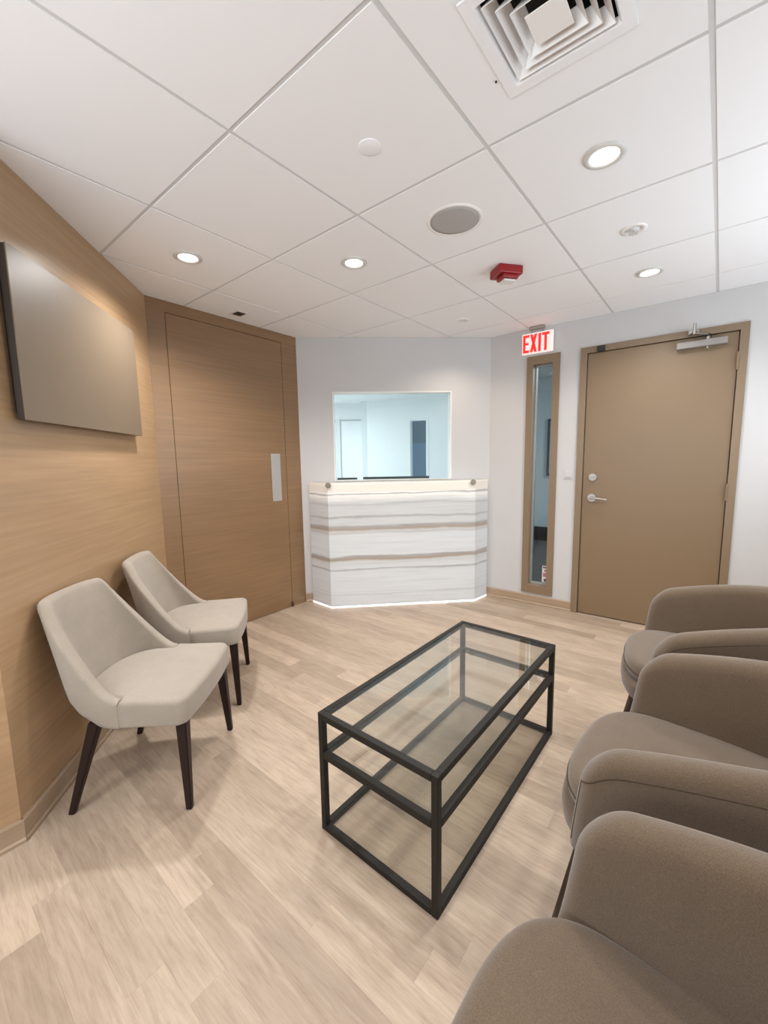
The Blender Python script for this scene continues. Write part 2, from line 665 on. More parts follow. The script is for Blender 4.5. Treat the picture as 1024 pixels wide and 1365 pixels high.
for kind in (0, 1):
    for i in range(-5, 8):
        segs = []
        if kind == 0:
            a = gl(i, 0)[0]
            q = [(a - BW, -6), (a + BW, -6), (a + BW, 6), (a - BW, 6)]
        else:
            a = gl(0, i)[1]
            q = [(-6, a - BW), (6, a - BW), (6, a + BW), (-6, a + BW)]
        # cut in two about the outside corner so that each half is clipped by its own left wall
        for half in (1, -1):
            hp = clip([to_world(p) for p in q], (0, K[1]), (0, half))
            if len(hp) < 3: continue
            poly = [to_local(p) for p in room_clip(hp, 0.01)]
            if len(poly) >= 3 and area(poly) > 0.002:
                bm = BM()
                add_prism(bm, poly, H + 0.0034 + 0.0004 * kind, H + 0.03)
                obj('ceiling_bar', bm, M_bar, ceiling)

# ------------------------------------------------------------------ baseboards
BBH = 0.085


def baseboard(name, M4, x0, x1, material=M_trimwood):
    bm = BM()
    prof = [(0.0, 0.0), (-0.016, 0.0), (-0.016, 0.012), (-0.011, 0.018), (-0.011, BBH - 0.008), (-0.007, BBH), (0.0, BBH)]
    A = [bm.verts.new((x0, y, z)) for y, z in prof]
    B = [bm.verts.new((x1, y, z)) for y, z in prof]
    n = len(prof)
    for i in range(n):
        bm.faces.new((A[i], A[(i + 1) % n], B[(i + 1) % n], B[i]))
    bm.faces.new(A); bm.faces.new(list(reversed(B)))
    return struct(obj(name, bm, material, M4=M4))


baseboard('baseboard_left', FL, -0.005, LL)
baseboard('baseboard_left_near', FK, 0.0, LK + 0.004)
baseboard('baseboard_right', FR, 0.0, DR[0])
baseboard('baseboard_right_far', FR, DR[1], LR)
baseboard('baseboard_far', FB, 0.0, 0.075)
baseboard('baseboard_right_near', FC, 0.0, LC)
baseboard('baseboard_near', FN, 0.0, LN)

# ------------------------------------------------------------------ flush wood door
d1 = struct(empty('door_1', FW))
g = 0.004
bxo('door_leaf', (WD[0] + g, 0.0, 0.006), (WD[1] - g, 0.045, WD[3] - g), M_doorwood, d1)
bxo('backing', (WD[0] - .0, 0.06, 0.0), (WD[1] + .0, 0.075, WD[3]), M_darkgap, d1)
bm = BM(); box2(bm, (0.905, -0.003, 0.966), (0.998, 0.0, 1.366), 0.0012, 1)
pp = obj('push_plate', bm, M_plate, d1)
pp['label'] = 'brushed metal push plate'
bxo('floor_pivot', (1.050, -0.012, 0.0), (1.066, 0.0, 0.045), mat('pivot_bronze', (0.10, 0.06, 0.035), 0.5, .4), d1, 0.002)

# ------------------------------------------------------------------ taupe panel on the left wall
pt = empty('wall_panel', FL @ Matrix.Translation((0.66, 0, 1.755)))
tag(pt, 'large flat taupe rectangular panel hung on the left wood wall', 'panel')
bm = BM(); box2(bm, (-0.465, -0.046, -0.297), (0.505, -0.041, 0.292), 0.0015, 1)
obj('panel_face', bm, M_panel, pt)
bm = BM(); box2(bm, (-0.462, -0.041, -0.294), (0.502, -0.018, 0.289))
obj('panel_edge', bm, mat('dark_brown_edge', (0.035, 0.024, 0.016), 0.5), pt)
bm = BM(); box2(bm, (-0.44, -0.018, -0.27), (0.48, 0.0, 0.27))
obj('mounting_frame', bm, M_black, pt)

# ------------------------------------------------------------------ reception opening, glass
w2 = struct(empty('window_2', FB))
bm = BM()
e = 0.008
for a, b in (((WIN[0], 0.0, WIN[2] - .0), (WIN[0] + e, T, WIN[3])), ((WIN[1] - e, 0, WIN[2]), (WIN[1], T, WIN[3])),
             ((WIN[0] + e, 0, WIN[3] - e), (WIN[1] - e, T, WIN[3]))):
    box2(bm, a, b)
obj('window_frame', bm, M_whiteplastic, w2)
bxo('pane', (WIN[0] + e, 0.055, WIN[2]), (WIN[1] - e, 0.061, WIN[3] - e), M_wglass, w2)
bxo('window_sill', (WIN[0] + e, 0.0, WIN[2] - .012), (WIN[1] - e, T + .03, WIN[2] + .002), M_counter, w2)

# ------------------------------------------------------------------ reception desk
DL = Vector((-0.480, 3.530)); DRt = Vector((0.818, 3.660))
EL = Vector((-0.672, 3.710)); ER = Vector((0.962, 3.803))
desk = empty('reception_desk', Matrix.Translation((0.15, 3.62, 0)))
tag(desk, 'white backlit stone reception desk with brown strata under the glass opening', 'desk')
DT = Matrix.Translation((-0.15, -3.62, 0))


def slab(name, A, B, z0, z1, th, material, parent, bev=0.0):
    """upright slab whose outer face runs from A to B"""
    d = (B - A).normalized()
    n = Vector((-d.y, d.x))
    bm = BM()
    add_prism(bm, [tuple(A), tuple(B), tuple(B + n * th), tuple(A + n * th)], z0, z1)
    if bev:
        es = [e_ for e_ in bm.edges if abs(e_.verts[0].co.z - e_.verts[1].co.z) < 1e-6 and e_.verts[0].co.z > z1 - 1e-4]
        bmesh.ops.bevel(bm, geom=es, offset=bev, segments=4, affect='EDGES', profile=0.5)
    return obj(name, bm, material, parent, M4=DT)


TOPZ = 1.112
for A, B in ((EL, DL), (DL, DRt), (DRt, ER)):
    d = (B - A).normalized() * 0.0015
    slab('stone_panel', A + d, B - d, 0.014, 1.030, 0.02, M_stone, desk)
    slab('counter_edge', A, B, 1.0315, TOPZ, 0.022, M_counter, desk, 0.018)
    slab('light_strip', A + d, B - d, 0.001, 0.013, 0.012, M_strip, desk)
bm = BM()
ins = lambda p, q: tuple(p + (q - p) * 0.0)
add_prism(bm, [tuple(EL + Vector((.03, -.005))), tuple(DL + Vector((.01, .024))), tuple(DRt + Vector((-.01, .024))), tuple(ER + Vector((-.03, -.005)))], TOPZ - 0.03, TOPZ - 0.004)
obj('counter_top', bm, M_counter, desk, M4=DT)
dd = (DRt - DL).normalized()
nn = Vector((dd.y, -dd.x))
for s in (0.006, 1.276):
    p = DL + dd * s
    q = p + nn * 0.020
    bm = BM()
    zc = 1.092
    add_cyl(bm, (p.x, p.y, zc), (q.x, q.y, zc), 0.017, seg=24)
    q2 = p + nn * 0.026
    add_cyl(bm, (q.x, q.y, zc), (q2.x, q2.y, zc), 0.025, 0.023, seg=24)
    q3 = p + nn * 0.028
    add_cyl(bm, (q2.x, q2.y, zc), (q3.x, q3.y, zc), 0.015, 0.013, seg=24)
    obj('standoff_knob', bm, M_bronze, desk, smooth=False, M4=DT)['label'] = 'round metal standoff cap'

# ------------------------------------------------------------------ office behind the counter
oy0, oy1 = 3.95, 8.0
A0 = Vector((-0.285, 7.66)); A1 = Vector((1.75, 6.77))
bm = BM(); add_prism(bm, [(-3.0, 3.98), (1.12, 3.98), (1.95, 7.1), (1.95, 9.2), (-3.0, 9.2)], -0.05, 0)
struct(obj('floor_office', bm, mat('office_floor', (0.45, 0.47, 0.47), 0.6)))
bm = BM(); add_prism(bm, [(-3.0, 3.98), (1.12, 3.98), (1.95, 7.1), (1.95, 9.2), (-3.0, 9.2)], H, H + .05)
struct(obj('ceiling_office', bm, M_offwall))
struct(bxo('wall_office_back', (-3.0, 7.92, 0), (-0.285, 8.02, H), M_offwall))
struct(bxo('wall_office_left', (-3.0, 3.98, 0), (-2.9, 7.92, H), M_offwall))
bm = BM(); add_prism(bm, [(1.12, 3.96), (1.20, 3.96), (1.98, 6.92), (1.90, 6.92)], 0, 2.5)
struct(obj('wall_office_right', bm, M_offwall))
FA, LA = frame(A0, A1)
OD = (0.742, 1.140, 0.0, 1.985)
wall('wall_office_far', FA, LA, M_offwall, [OD])
struct(bxo('wall_office_return', (-0.385, 7.66, 0), (-0.285, 7.92, H), M_offwall))
bm = BM()
box2(bm, (OD[0] - .005, -0.012, 0), (OD[0] + .10, 0.10, OD[3] + .02), 0.004, 1)
box2(bm, (OD[1] - .015, -0.008, 0), (OD[1] + .035, 0.10, OD[3] + .02), 0.004, 1)
box2(bm, (OD[0] + .10, -0.008, OD[3] - .015), (OD[1] - .015, 0.10, OD[3] + .02), 0.004, 1)
struct(obj('trim_1', bm, M_offwall, M4=FA))
wall('wall_office_inner', FA @ Matrix.Translation((0.2, 0.9, 0)), 1.8, M_bluewall)
bxl = bxo('wall_office_dado', (0.2, 0.88, 0.0), (2.0, 0.90, 1.62), M_bluelow, M4=FA); struct(bxl)
# white door on the office's back wall
d3 = struct(empty('door_3', Matrix.Translation((-1.30, 7.92, 0))))
bxo('door_leaf', (-0.42, -0.012, 0.01), (0.42, -0.001, 2.0), mat('office_door', (0.82, 0.85, 0.84), 0.45), d3, 0.002)
bm = BM()
box2(bm, (-0.50, -0.03, 0), (-0.43, 0.0, 2.08), 0.004, 1)
box2(bm, (0.43, -0.03, 0), (0.50, 0.0, 2.08), 0.004, 1)
box2(bm, (-0.43, -0.03, 2.01), (0.43, 0.0, 2.08), 0.004, 1)
obj('door_frame', bm, mat('office_door_frame', (0.66, 0.70, 0.69), 0.5), d3)
d4 = struct(empty('door_4', Matrix.Translation((-0.66, 7.92, 0))))
# small dark box by the corner
bm = BM(); box2(bm, (-0.345, 7.86, 1.985), (-0.305, 7.92, 2.065), 0.006, 2)
struct(bxo('trim_2', (-0.80, 7.895, 2.045), (-0.40, 7.92, 2.065), mat('office_rail', (0.45, 0.49, 0.48), 0.5)))
bpy.data.objects.remove(d4)
tag(obj('wall_sensor', bm, M_screen), 'tiny dark box high on the office wall seen through the glass opening', 'sensor')
for x in (-1.75, -1.74):
    yy = 6.6 if x < -1.745 else 5.0
    op = tag(empty('ceiling_panel_light', Matrix.Translation((x, yy, H))), 'square flat ceiling light of the office behind the glass', 'ceiling light', 'office ceiling lights')
    bxo('light_frame', (-.31, -.31, -.008), (.31, .31, 0), M_whiteplastic, op)
    bxo('diffuser', (-.28, -.28, -.012), (.28, .28, -.008), M_lens, op)
    light('office_lamp', 'AREA', P_OFFICE, (0, 0, -0.03), (0.92, 0.965, 1.0), parent=op, shape='SQUARE', size=0.56)


def monitor(x0, x1, y, ztop, label):
    cx = (x0 + x1) / 2
    hw = (x1 - x0) / 2
    mo = tag(empty('monitor', Matrix.Translation((cx, y, 0.74))), label, 'monitor')
    hh = 0.33
    zt = ztop - 0.74
    bm = BM(); box2(bm, (-hw, 0, zt - hh), (hw, 0.03, zt), 0.005, 2)
    obj('screen_case', bm, M_screen, mo)
    bxo('screen', (-hw + .012, 0.03, zt - hh + .02), (hw - .012, 0.032, zt - .012), M_black, mo)
    bm = BM(); box2(bm, (-0.02, -.02, 0.012), (0.02, 0.0, zt - .12))
    obj('stand_post', bm, M_black, mo)
    bm = BM(); box2(bm, (-min(.1, hw), -.09, 0), (min(.1, hw), 0.09, 0.012), 0.004, 1)
    obj('stand_foot', bm, M_black, mo)


monitor(-0.462, -0.262, 4.14, 1.129, 'narrow dark monitor whose top edge shows at the opening left corner')
monitor(-0.205, 0.462, 4.16, 1.133, 'wide dark monitor whose top edge shows along the opening bottom')
wd = tag(empty('office_desk', Matrix.Translation((0.1, 4.22, 0))), 'white work surface behind the reception desk under the monitors', 'desk')
bxo('desk_top', (-0.95, -0.22, 0.715), (0.80, 0.42, 0.74), M_whiteplastic, wd, 0.003)
for x in (-0.92, 0.75):
    bxo('side_panel', (x, -0.20, 0.0), (x + .025, 0.40, 0.715), M_whiteplastic, wd)

# ------------------------------------------------------------------ sidelight window in the right wall
w3 = struct(empty('window_3', FR))
bm = BM()
fw = 0.050
for a, b in (((SL[0] - .004, -0.014, SL[2] - .004), (SL[0] + fw, 0.125, SL[3] + .004)), ((SL[1] - fw, -0.014, SL[2] - .004), (SL[1] + .004, 0.125, SL[3] + .004)),
             ((SL[0] + fw, -0.014, SL[3] - .066), (SL[1] - fw, 0.125, SL[3] + .004)), ((SL[0] + fw, -0.014, SL[2] - .004), (SL[1] - fw, 0.125, SL[2] + .068))):
    box2(bm, a, b)
obj('window_frame', bm, M_frame, w3)
ix0, ix1, iz0, iz1 = SL[0] + fw, SL[1] - fw, SL[2] + .068, SL[3] - .066
bm = BM()
for a, b in (((ix0, 0.05, iz0), (ix0 + .010, 0.085, iz1)), ((ix1 - .010, 0.05, iz0), (ix1, 0.085, iz1)),
             ((ix0, 0.05, iz1 - .010), (ix1, 0.085, iz1)), ((ix0, 0.05, iz0), (ix1, 0.085, iz0 + .010))):
    box2(bm, a, b)
obj('glazing_bead', bm, mat('grey_bead', (0.40, 0.40, 0.38), 0.4, .3), w3)
bxo('pane', (ix0 + .010, 0.064, iz0 + .010), (ix1 - .010, 0.070, iz1 - .010), M_sglass, w3)
nt_ = tag(empty('notice', FR @ Matrix.Translation((0.515, 0.0625, 0.195))), 'small white notice with dark blocks stuck low on the sidelight glass', 'notice')
bxo('sheet', (-0.030, -0.0015, 0), (0.014, 0, 0.150), M_paper, nt_)
for (a, b, c_, d_, mm) in ((-.024, .010, .128, .142, M_noticedark), (-.012, .012, .094, .118, M_noticered), (-.022, .012, .050, .086, M_noticered), (-.014, .012, .006, .034, M_noticedark)):
    bxo('printed_block', (a, -0.0022, c_), (b, -0.0015, d_), mm, nt_)

# corridor behind it
CP = [(-0.05, 0.125), (3.4, 0.125), (3.4, 3.1), (-0.80, 3.1)]
bm = BM(); add_prism(bm, CP, -0.05, 0.0)
struct(obj('floor_corridor', bm, M_carpet, M4=FR))
bm = BM(); add_prism(bm, CP, 2.50, 2.54)
struct(obj('ceiling_corridor', bm, M_white, M4=FR))
struct(bxo('wall_corridor_far', (-0.85, 3.0, 0), (3.4, 3.1, 2.50), M_corrwall, M4=FR))
struct(bxo('wall_corridor_right', (3.36, 0.13, 0), (3.4, 3.0, 2.50), M_corrwall, M4=FR))
struct(bxo('baseboard_corridor', (-0.80, 2.975, 0), (3.36, 3.0, 0.215), M_black, M4=FR))
pf = tag(empty('picture_frame', FR @ Matrix.Translation((-0.346 + 0.36, 3.0, 1.45))), 'dark framed picture on the corridor wall seen through the narrow window', 'picture')
bm = BM()
for a, b in (((-.36, -.03, -.43), (-.325, 0, .43)), ((.325, -.03, -.43), (.36, 0, .43)), ((-.325, -.03, .395), (.325, 0, .43)), ((-.325, -.03, -.43), (.325, 0, -.395))):
    box2(bm, a, b)
obj('frame_moulding', bm, M_picframe, pf)
bxo('mat_board', (-.325, -.012, -.395), (.325, 0, .395), M_mat, pf)
cl = tag(empty('corridor_light', FR @ Matrix.Translation((1.75, 1.9, 2.50))), 'bright flat ceiling light of the corridor beyond the narrow window', 'ceiling light')
bxo('light_frame', (-.62, -.31, -.01), (.62, .31, 0), M_whiteplastic, cl)
bxo('diffuser', (-.58, -.28, -.014), (.58, .28, -.01), mat('corridor_lens', (1, 1, 1), .5, emit=(.80, .92, 1.0), estr=1.2), cl)
light('corridor_lamp', 'AREA', P_CORR, (0, 0, -0.04), (0.86, 0.94, 1.0), parent=cl, shape='RECTANGLE', size=1.1, size_y=.5)

# ------------------------------------------------------------------ exit door
d2 = struct(empty('door_2', FR))
LF = (0.800, 1.696, 0.008, 2.090)
bm = BM()
for a, b in (((DR[0] - .004, -0.016, 0), (LF[0] - .004, T, DR[3] + .004)), ((LF[1] + .004, -0.016, 0), (DR[1] + .004, T, DR[3] + .004)),
             ((LF[0] - .004, -0.016, LF[3] + .004), (LF[1] + .004, T, DR[3] + .004))):
    box2(bm, a, b)
obj('door_frame', bm, M_frame, d2)
bxo('door_stop', (LF[0] - .004, 0.052, 0), (LF[1] + .004, T - .02, LF[3] + .004), M_darkgap, d2)
leaf = bxo('door_leaf', (LF[0], 0.0, LF[2]), (LF[1], 0.045, LF[3]), M_doorpaint, d2, 0.0015)
for z in (1.90, 1.045, 0.22):
    bm = BM()
    for k in range(5):
        add_cyl(bm, (LF[1] + .002, -0.017, z - .057 + k * .0230), (LF[1] + .002, -0.017, z - .057 + k * .0230 + .0215), 0.0075, seg=12)
    obj('hinge', bm, M_frame, d2)
# deadbolt and lever, on the leaf
bm = BM()
add_cyl(bm, (0.872, 0, 1.136), (0.872, -0.012, 1.136), 0.031, 0.028, 28)
add_cyl(bm, (0.872, -0.012, 1.136), (0.872, -0.020, 1.136), 0.012, 0.011, 16)
add_box(bm, (0.872, -0.030, 1.136), (0.036, 0.020, 0.010), 0.003)
obj('deadbolt', bm, M_steel, leaf)
bm = BM()
add_cyl(bm, (0.872, 0, 0.972), (0.872, -0.012, 0.972), 0.034, 0.031, 28)
add_cyl(bm, (0.872, -0.012, 0.972), (0.872, -0.046, 0.972), 0.012, 0.012, 16)
add_tube(bm, [(0.862, -.052, .972), (0.885, -.054, .973), (0.92, -.056, .971), (0.955, -.054, .967), (0.985, -.050, .962)], 0.0085, 10)
obj('lever_handle', bm, M_steel, leaf)
# closer
clo = bxo('door_closer', (1.365, -0.052, 2.016), (1.640, 0.0, 2.060), M_alu, leaf, 0.004)
bm = BM()
add_cyl(bm, (1.535, -0.026, 2.058), (1.535, -0.026, 2.080), 0.014, seg=16)
add_box(bm, (1.495, -0.075, 2.092), (0.11, 0.018, 0.008), 0.002, 1, Matrix.Rotation(math.radians(50), 3, 'Z'))
add_box(bm, (1.455, -0.075, 2.104), (0.02, 0.120, 0.008), 0.002, 1, Matrix.Rotation(math.radians(20), 3, 'Z'))
add_box(bm, (1.455, -0.026, 2.118), (0.060, 0.022, 0.032), 0.003, 1)
add_cyl(bm, (1.462, -0.125, 2.085), (1.462, -0.125, 2.155), 0.009, seg=12)
obj('closer_arm', bm, M_steel, clo)
bm = BM(); add_cyl(bm, (1.535, -.026, 2.078), (1.535, -.026, 2.094), .017, seg=16)
obj('pivot_cap', bm, M_black, clo)
bm = BM(); add_cyl(bm, (1.535, -.028, 2.016), (1.535, -.028, 2.004), .010, seg=14)
obj('valve_nut', bm, M_steel, clo)
bm = BM(); box2(bm, (0.868, -0.045, 2.088), (0.920, -0.016, 2.130), 0.003, 1)
obj('frame_contact', bm, M_black, d2)['label'] = 'small black door contact block'

# light switch
sw = tag(empty('light_switch', FR @ Matrix.Translation((0.688, 0, 1.157))), 'white light switch plate on the wall between sidelight and door', 'switch')
bm = BM(); box2(bm, (-.038, -.006, -.038), (.038, 0, .038), 0.002, 2)
obj('switch_plate', bm, M_white, sw)
bm = BM(); box2(bm, (-.022, -.010, -.024), (.022, -.006, .024), 0.002, 2)
obj('rocker', bm, M_white, sw)

# ------------------------------------------------------------------ exit sign
ex = tag(empty('exit_sign', FR @ Matrix.Translation((0.425, -0.06, 2.226))), 'white exit sign with red EXIT letters hung over the narrow window', 'sign')
bm = BM(); box2(bm, (-.122, -.012, -.080), (.125, .012, .084), 0.004, 2)
obj('sign_plate', bm, M_exitplate, ex)
bm = BM(); box2(bm, (-.065, -.018, .112), (.055, .018, .134), 0.004, 2)
for x in (-.05, .04):
    add_cyl(bm, (x, 0, .08), (x, 0, .118), .006, seg=10)
obj('mounting_canopy', bm, M_steel, ex)


def strokes(name, parts, parent):
    bm = BM()
    for pts in parts:
        lo = [bm.verts.new((x, -.0125, z)) for x, z in pts]
        hi = [bm.verts.new((x, -.0165, z)) for x, z in pts]
        n = len(pts)
        bm.faces.new(lo); bm.faces.new(list(reversed(hi)))
        for i in range(n):
            bm.faces.new((lo[i], lo[(i + 1) % n], hi[(i + 1) % n], hi[i]))
    return obj(name, bm, M_exitred, parent)


def rect(x0, x1, z0, z1):
    return [(x0, z0), (x1, z0), (x1, z1), (x0, z1)]


zb, zt, zm, tk = -.068, .072, .002, .019
x = -.112
strokes('letter_e', [rect(x, x + tk, zb, zt), rect(x + tk, x + .050, zt - tk, zt), rect(x + tk, x + .044, zm - .009, zm + .009), rect(x + tk, x + .050, zb, zb + tk)], ex)
x = -.055
strokes('letter_x', [[(x, zb), (x + .021, zb), (x + .056, zt), (x + .035, zt)], [(x + .035, zb), (x + .056, zb), (x + .021, zt), (x, zt)]], ex)
x = .012
strokes('letter_i', [rect(x, x + .020, zb, zt)], ex)
x = .040
strokes('letter_t', [rect(x, x + .058, zt - tk, zt), rect(x + .0195, x + .0385, zb, zt - tk)], ex)

# ------------------------------------------------------------------ things on the ceiling
def downlight(i, j, label, group=None, power=P_DOWN, r=0.062, color=WARM):
    p = gw(i, j)
    o = tag(empty('recessed_light', Matrix.Translation(p)), label, 'ceiling light', group)
    bm = BM()
    add_lathe(bm, [(r * .80, 0.002), (r * .80, -0.006), (r * .92, -0.008), (r * 1.12, -0.004), (r * 1.12, 0.002)], 40)
    obj('trim_ring', bm, M_greyring, o, True)
    bm = BM()
    add_lathe(bm, [(r * .80, -0.004), (r * .70, 0.004), (r * .70, 0.0045), (r * .80, 0.003)], 40)
    obj('reflector', bm, M_whiteplastic, o, True)
    bm = BM()
    add_lathe(bm, [(0.0005, -0.0035), (r * .5, -0.003), (r * .74, -0.0015), (r * .74, 0.0), (0.0005, 0.0)], 32)
    obj('lens', bm, M_lens, o, True)
    light('lamp', 'SPOT', power, (0, 0, -0.02), color, parent=o, spot_size=math.radians(150), spot_blend=0.7, shadow_soft_size=0.07)
    return o


downlight(-.5, 1.5, 'small round recessed light nearest the left wood wall', power=P_DOWN * 1.75)
downlight(.5, 2.5, 'small round recessed light between the wood door and the speaker grille')
downlight(2.5, 2.5, 'largest looking round recessed light near the square air vent')
downlight(2.5, 4.5, 'small round recessed light in front of the exit door')
for (i, j) in ((2.5, -.5), (1.5, -1.5), (4.5, 1.5), (4.5, 3.5)):  # extra lamps added out of view to light the floor and left wall
    downlight(i, j, 'added round recessed light out of view', 'added recessed lights out of view')

# the small wall-washing lamp by the reception wall
p = gw(.49, 4.53)
o = tag(empty('accent_light', Matrix.Translation(p)), 'faint small white accent light just in front of the reception wall', 'ceiling light')
bm = BM(); add_lathe(bm, [(.024, .002), (.024, -.006), (.050, -.005), (.054, .002)], 32)
obj('trim_ring', bm, M_whiteplastic, o, True)
bm = BM(); add_lathe(bm, [(.0005, -.002), (.024, -.002), (.024, .001), (.0005, .001)], 24)
obj('lens', bm, M_whiteplastic, o, True)
aw = light('lamp', 'SPOT', 20.0, (0, 0, -0.02), (1.0, 0.86, 0.70), parent=o, spot_size=math.radians(135), spot_blend=0.9, shadow_soft_size=0.03)

# speaker
p = gw(1.502, 2.513)
o = tag(empty('ceiling_speaker', Matrix.Translation(p)), 'round grey speaker grille set in a ceiling tile', 'speaker')
bm = BM(); add_lathe(bm, [(.110, .001), (.110, -.003), (.116, -.004), (.124, -.002), (.126, .001)], 48)
obj('rim', bm, M_whiteplastic, o, True)
bm = BM(); add_lathe(bm, [(.0005, -.005), (.05, -.0048), (.09, -.004), (.110, -.003), (.110, 0), (.0005, 0)], 48)
obj('grille', bm, M_grille, o, True)

# flat round cover
p = gw(1.495, 1.566)
bm = BM(); add_lathe(bm, [(.0005, -.002), (.038, -.002), (.040, -.001), (.040, .002), (.0005, .002)], 40)
o = obj('sprinkler_cover', bm, M_tile, None, True, Matrix.Translation(p))
tag(o, 'plain flat white round cover disc in the middle of a ceiling tile', 'cover')

# recessed sprinkler
p = gw(2.502, 3.534)
o = tag(empty('sprinkler', Matrix.Translation(p)), 'white recessed sprinkler head between two recessed lights', 'sprinkler')
bm = BM(); add_lathe(bm, [(.030, .001), (.030, -.002), (.046, -.004), (.056, -.002), (.056, .001)], 36)
obj('escutcheon', bm, M_whiteplastic, o, True)
bm = BM()
add_cyl(bm, (0, 0, .001), (0, 0, -.008), .013, .009, 14)
for k in range(2):
    a = k * math.pi
    add_tube(bm, [(.012 * math.cos(a), .012 * math.sin(a), -.003), (.022 * math.cos(a), .022 * math.sin(a), -.009), (.008 * math.cos(a), .008 * math.sin(a), -.016)], .003, 8)
for k in range(10):
    a = k * math.pi / 5
    add_box(bm, (.016 * math.cos(a), .016 * math.sin(a), -.0175), (.014, .006, .002), 0, 1, Matrix.Rotation(a, 3, 'Z'))
add_cyl(bm, (0, 0, -.0155), (0, 0, -.019), .011, seg=14)
obj('sprinkler_head', bm, M_greyring, o)

# fire alarm
p = gw(1.482, 3.514)
o = tag(empty('fire_alarm', Matrix.Translation(p) @ Matrix.Rotation(ANG + math.radians(52), 4, 'Z')), 'red fire alarm strobe box fixed under the ceiling', 'alarm')
bm = BM(); box2(bm, (-.072, -.058, -.045), (.072, .058, 0), .005, 2)
obj('alarm_body', bm, M_red, o)
bm = BM(); box2(bm, (-.045, -.052, -.068), (.050, .030, -.045), .006, 2)
obj('strobe_housing', bm, M_red, o)
bm = BM(); box2(bm, (-.034, -.040, -.079), (.040, .020, -.068), .005, 2)
obj('strobe_lens', bm, mat('strobe_clear', (.72, .68, .66), .2), o)

# small square sensor
p = gw(-1.39, 2.53)
o = tag(empty('ceiling_sensor', Matrix.Translation(p) @ Matrix.Rotation(ANG, 4, 'Z')), 'small black square sensor on a white plate near the wood door', 'sensor')
bm = BM(); box2(bm, (-.062, -.045, -.004), (.055, .045, 0), .002, 1)
obj('sensor_plate', bm, M_whiteplastic, o)
bm = BM(); box2(bm, (-.028, -.034, -.007), (.046, .030, -.004), .001, 1)
obj('sensor_window', bm, M_black, o)

# air diffuser
p = gw(2.5, 1.5)
o = tag(empty('air_vent', Matrix.Translation(p) @ Matrix.Rotation(ANG, 4, 'Z')), 'white square four-way air vent with nested louvres', 'vent')


def square_ring(bm, a0, z0, a1, z1, th=0.0022):
    """a sloping square frustum band from half-width a0 at z0 to a1 at z1, given thickness"""
    loops = []
    for (a, z) in ((a0, z0), (a1, z1), (a1, z1 + th), (a0, z0 + th)):
        loops.append([bm.verts.new((a * sx, a * sy, z)) for sx, sy in ((1, 1), (-1, 1), (-1, -1), (1, -1))])
    for q in range(4):
        A, B = loops[q], loops[(q + 1) % 4]
        for k in range(4):
            bm.faces.new((A[k], A[(k + 1) % 4], B[(k + 1) % 4], B[k]))


bm = BM()
square_ring(bm, .134, -.004, .164, -.003, .004)
square_ring(bm, .134, -.004, .126, .010)
obj('vent_flange', bm, M_tile, o)
for (a, inner, drop) in ((.122, .100, -.004), (.097, .075, -.007), (.071, .049, -.010)):
    bm = BM()
    square_ring(bm, inner, drop + .034, a, drop)
    obj('louvre', bm, M_whiteplastic, o)
bm = BM()
box2(bm, (-.045, -.045, -.013), (.045, .045, -.010), .001, 1)
obj('centre_plate', bm, M_whiteplastic, o)
bm = BM()
for sx in (-1, 1):
    box2(bm, (sx * .146 - .003, -.149, .010), (sx * .146 + .003, .149, .09))
    box2(bm, (-.143, sx * .146 - .003, .010), (.143, sx * .146 + .003, .09))
box2(bm, (-.149, -.149, .09), (.149, .149, .094))
obj('duct_box', bm, M_darkgap, o)
bm = BM(); add_cyl(bm, (-.175, .085, .0), (-.175, .085, -.003), .003, seg=10)
obj('screw', bm, M_black, o)

# ------------------------------------------------------------------ coffee table
ct = tag(empty('coffee_table', Matrix.Translation((0.2695, 1.561, 0)) @ Matrix.Rotation(math.atan2(.774, .633), 4, 'Z')),
         'black metal framed coffee table with three clear glass shelves', 'table')
TL, TW, TH, b_ = 1.020, 0.481, 0.443, 0.022
hx, hy = TL / 2, TW / 2
for sx in (-1, 1):
    for sy in (-1, 1):
        x, y = sx * (hx - b_ / 2), sy * (hy - b_ / 2)
        bm = BM(); box2(bm, (x - b_ / 2, y - b_ / 2, 0), (x + b_ / 2, y + b_ / 2, TH), .0015, 1)
        obj('leg', bm, M_iron, ct)
for (z0, z1, nm, tuck) in ((TH - .024, TH, 'top', 1), (.277, .303, 'mid', 1), (.0, .022, 'base', 1)):
    for s in (-1, 1):
        bm = BM(); box2(bm, (-hx + b_ + .0005, s * hy - (b_ if s > 0 else 0), z0), (hx - b_ - .0005, s * hy + (0 if s > 0 else b_), z1), .0015, 1)
        obj('long_rail', bm, M_iron, ct)
        bm = BM(); box2(bm, (s * hx - (b_ if s > 0 else 0), -hy + b_ + .0005, z0), (s * hx + (0 if s > 0 else b_), hy - b_ - .0005, z1), .0015, 1)
        obj('short_rail', bm, M_iron, ct)
    zg = z1 - .009
    bxo('glass_shelf', (-hx + b_ + .001, -hy + b_ + .001, zg), (hx - b_ - .001, hy - b_ - .001, zg + .006), M_sglass2 if nm == 'base' else M_tglass, ct)


# ------------------------------------------------------------------ upholstery helpers
def smoothstep(t):
    t = max(0.0, min(1.0, t))
    return t * t * (3 - 2 * t)


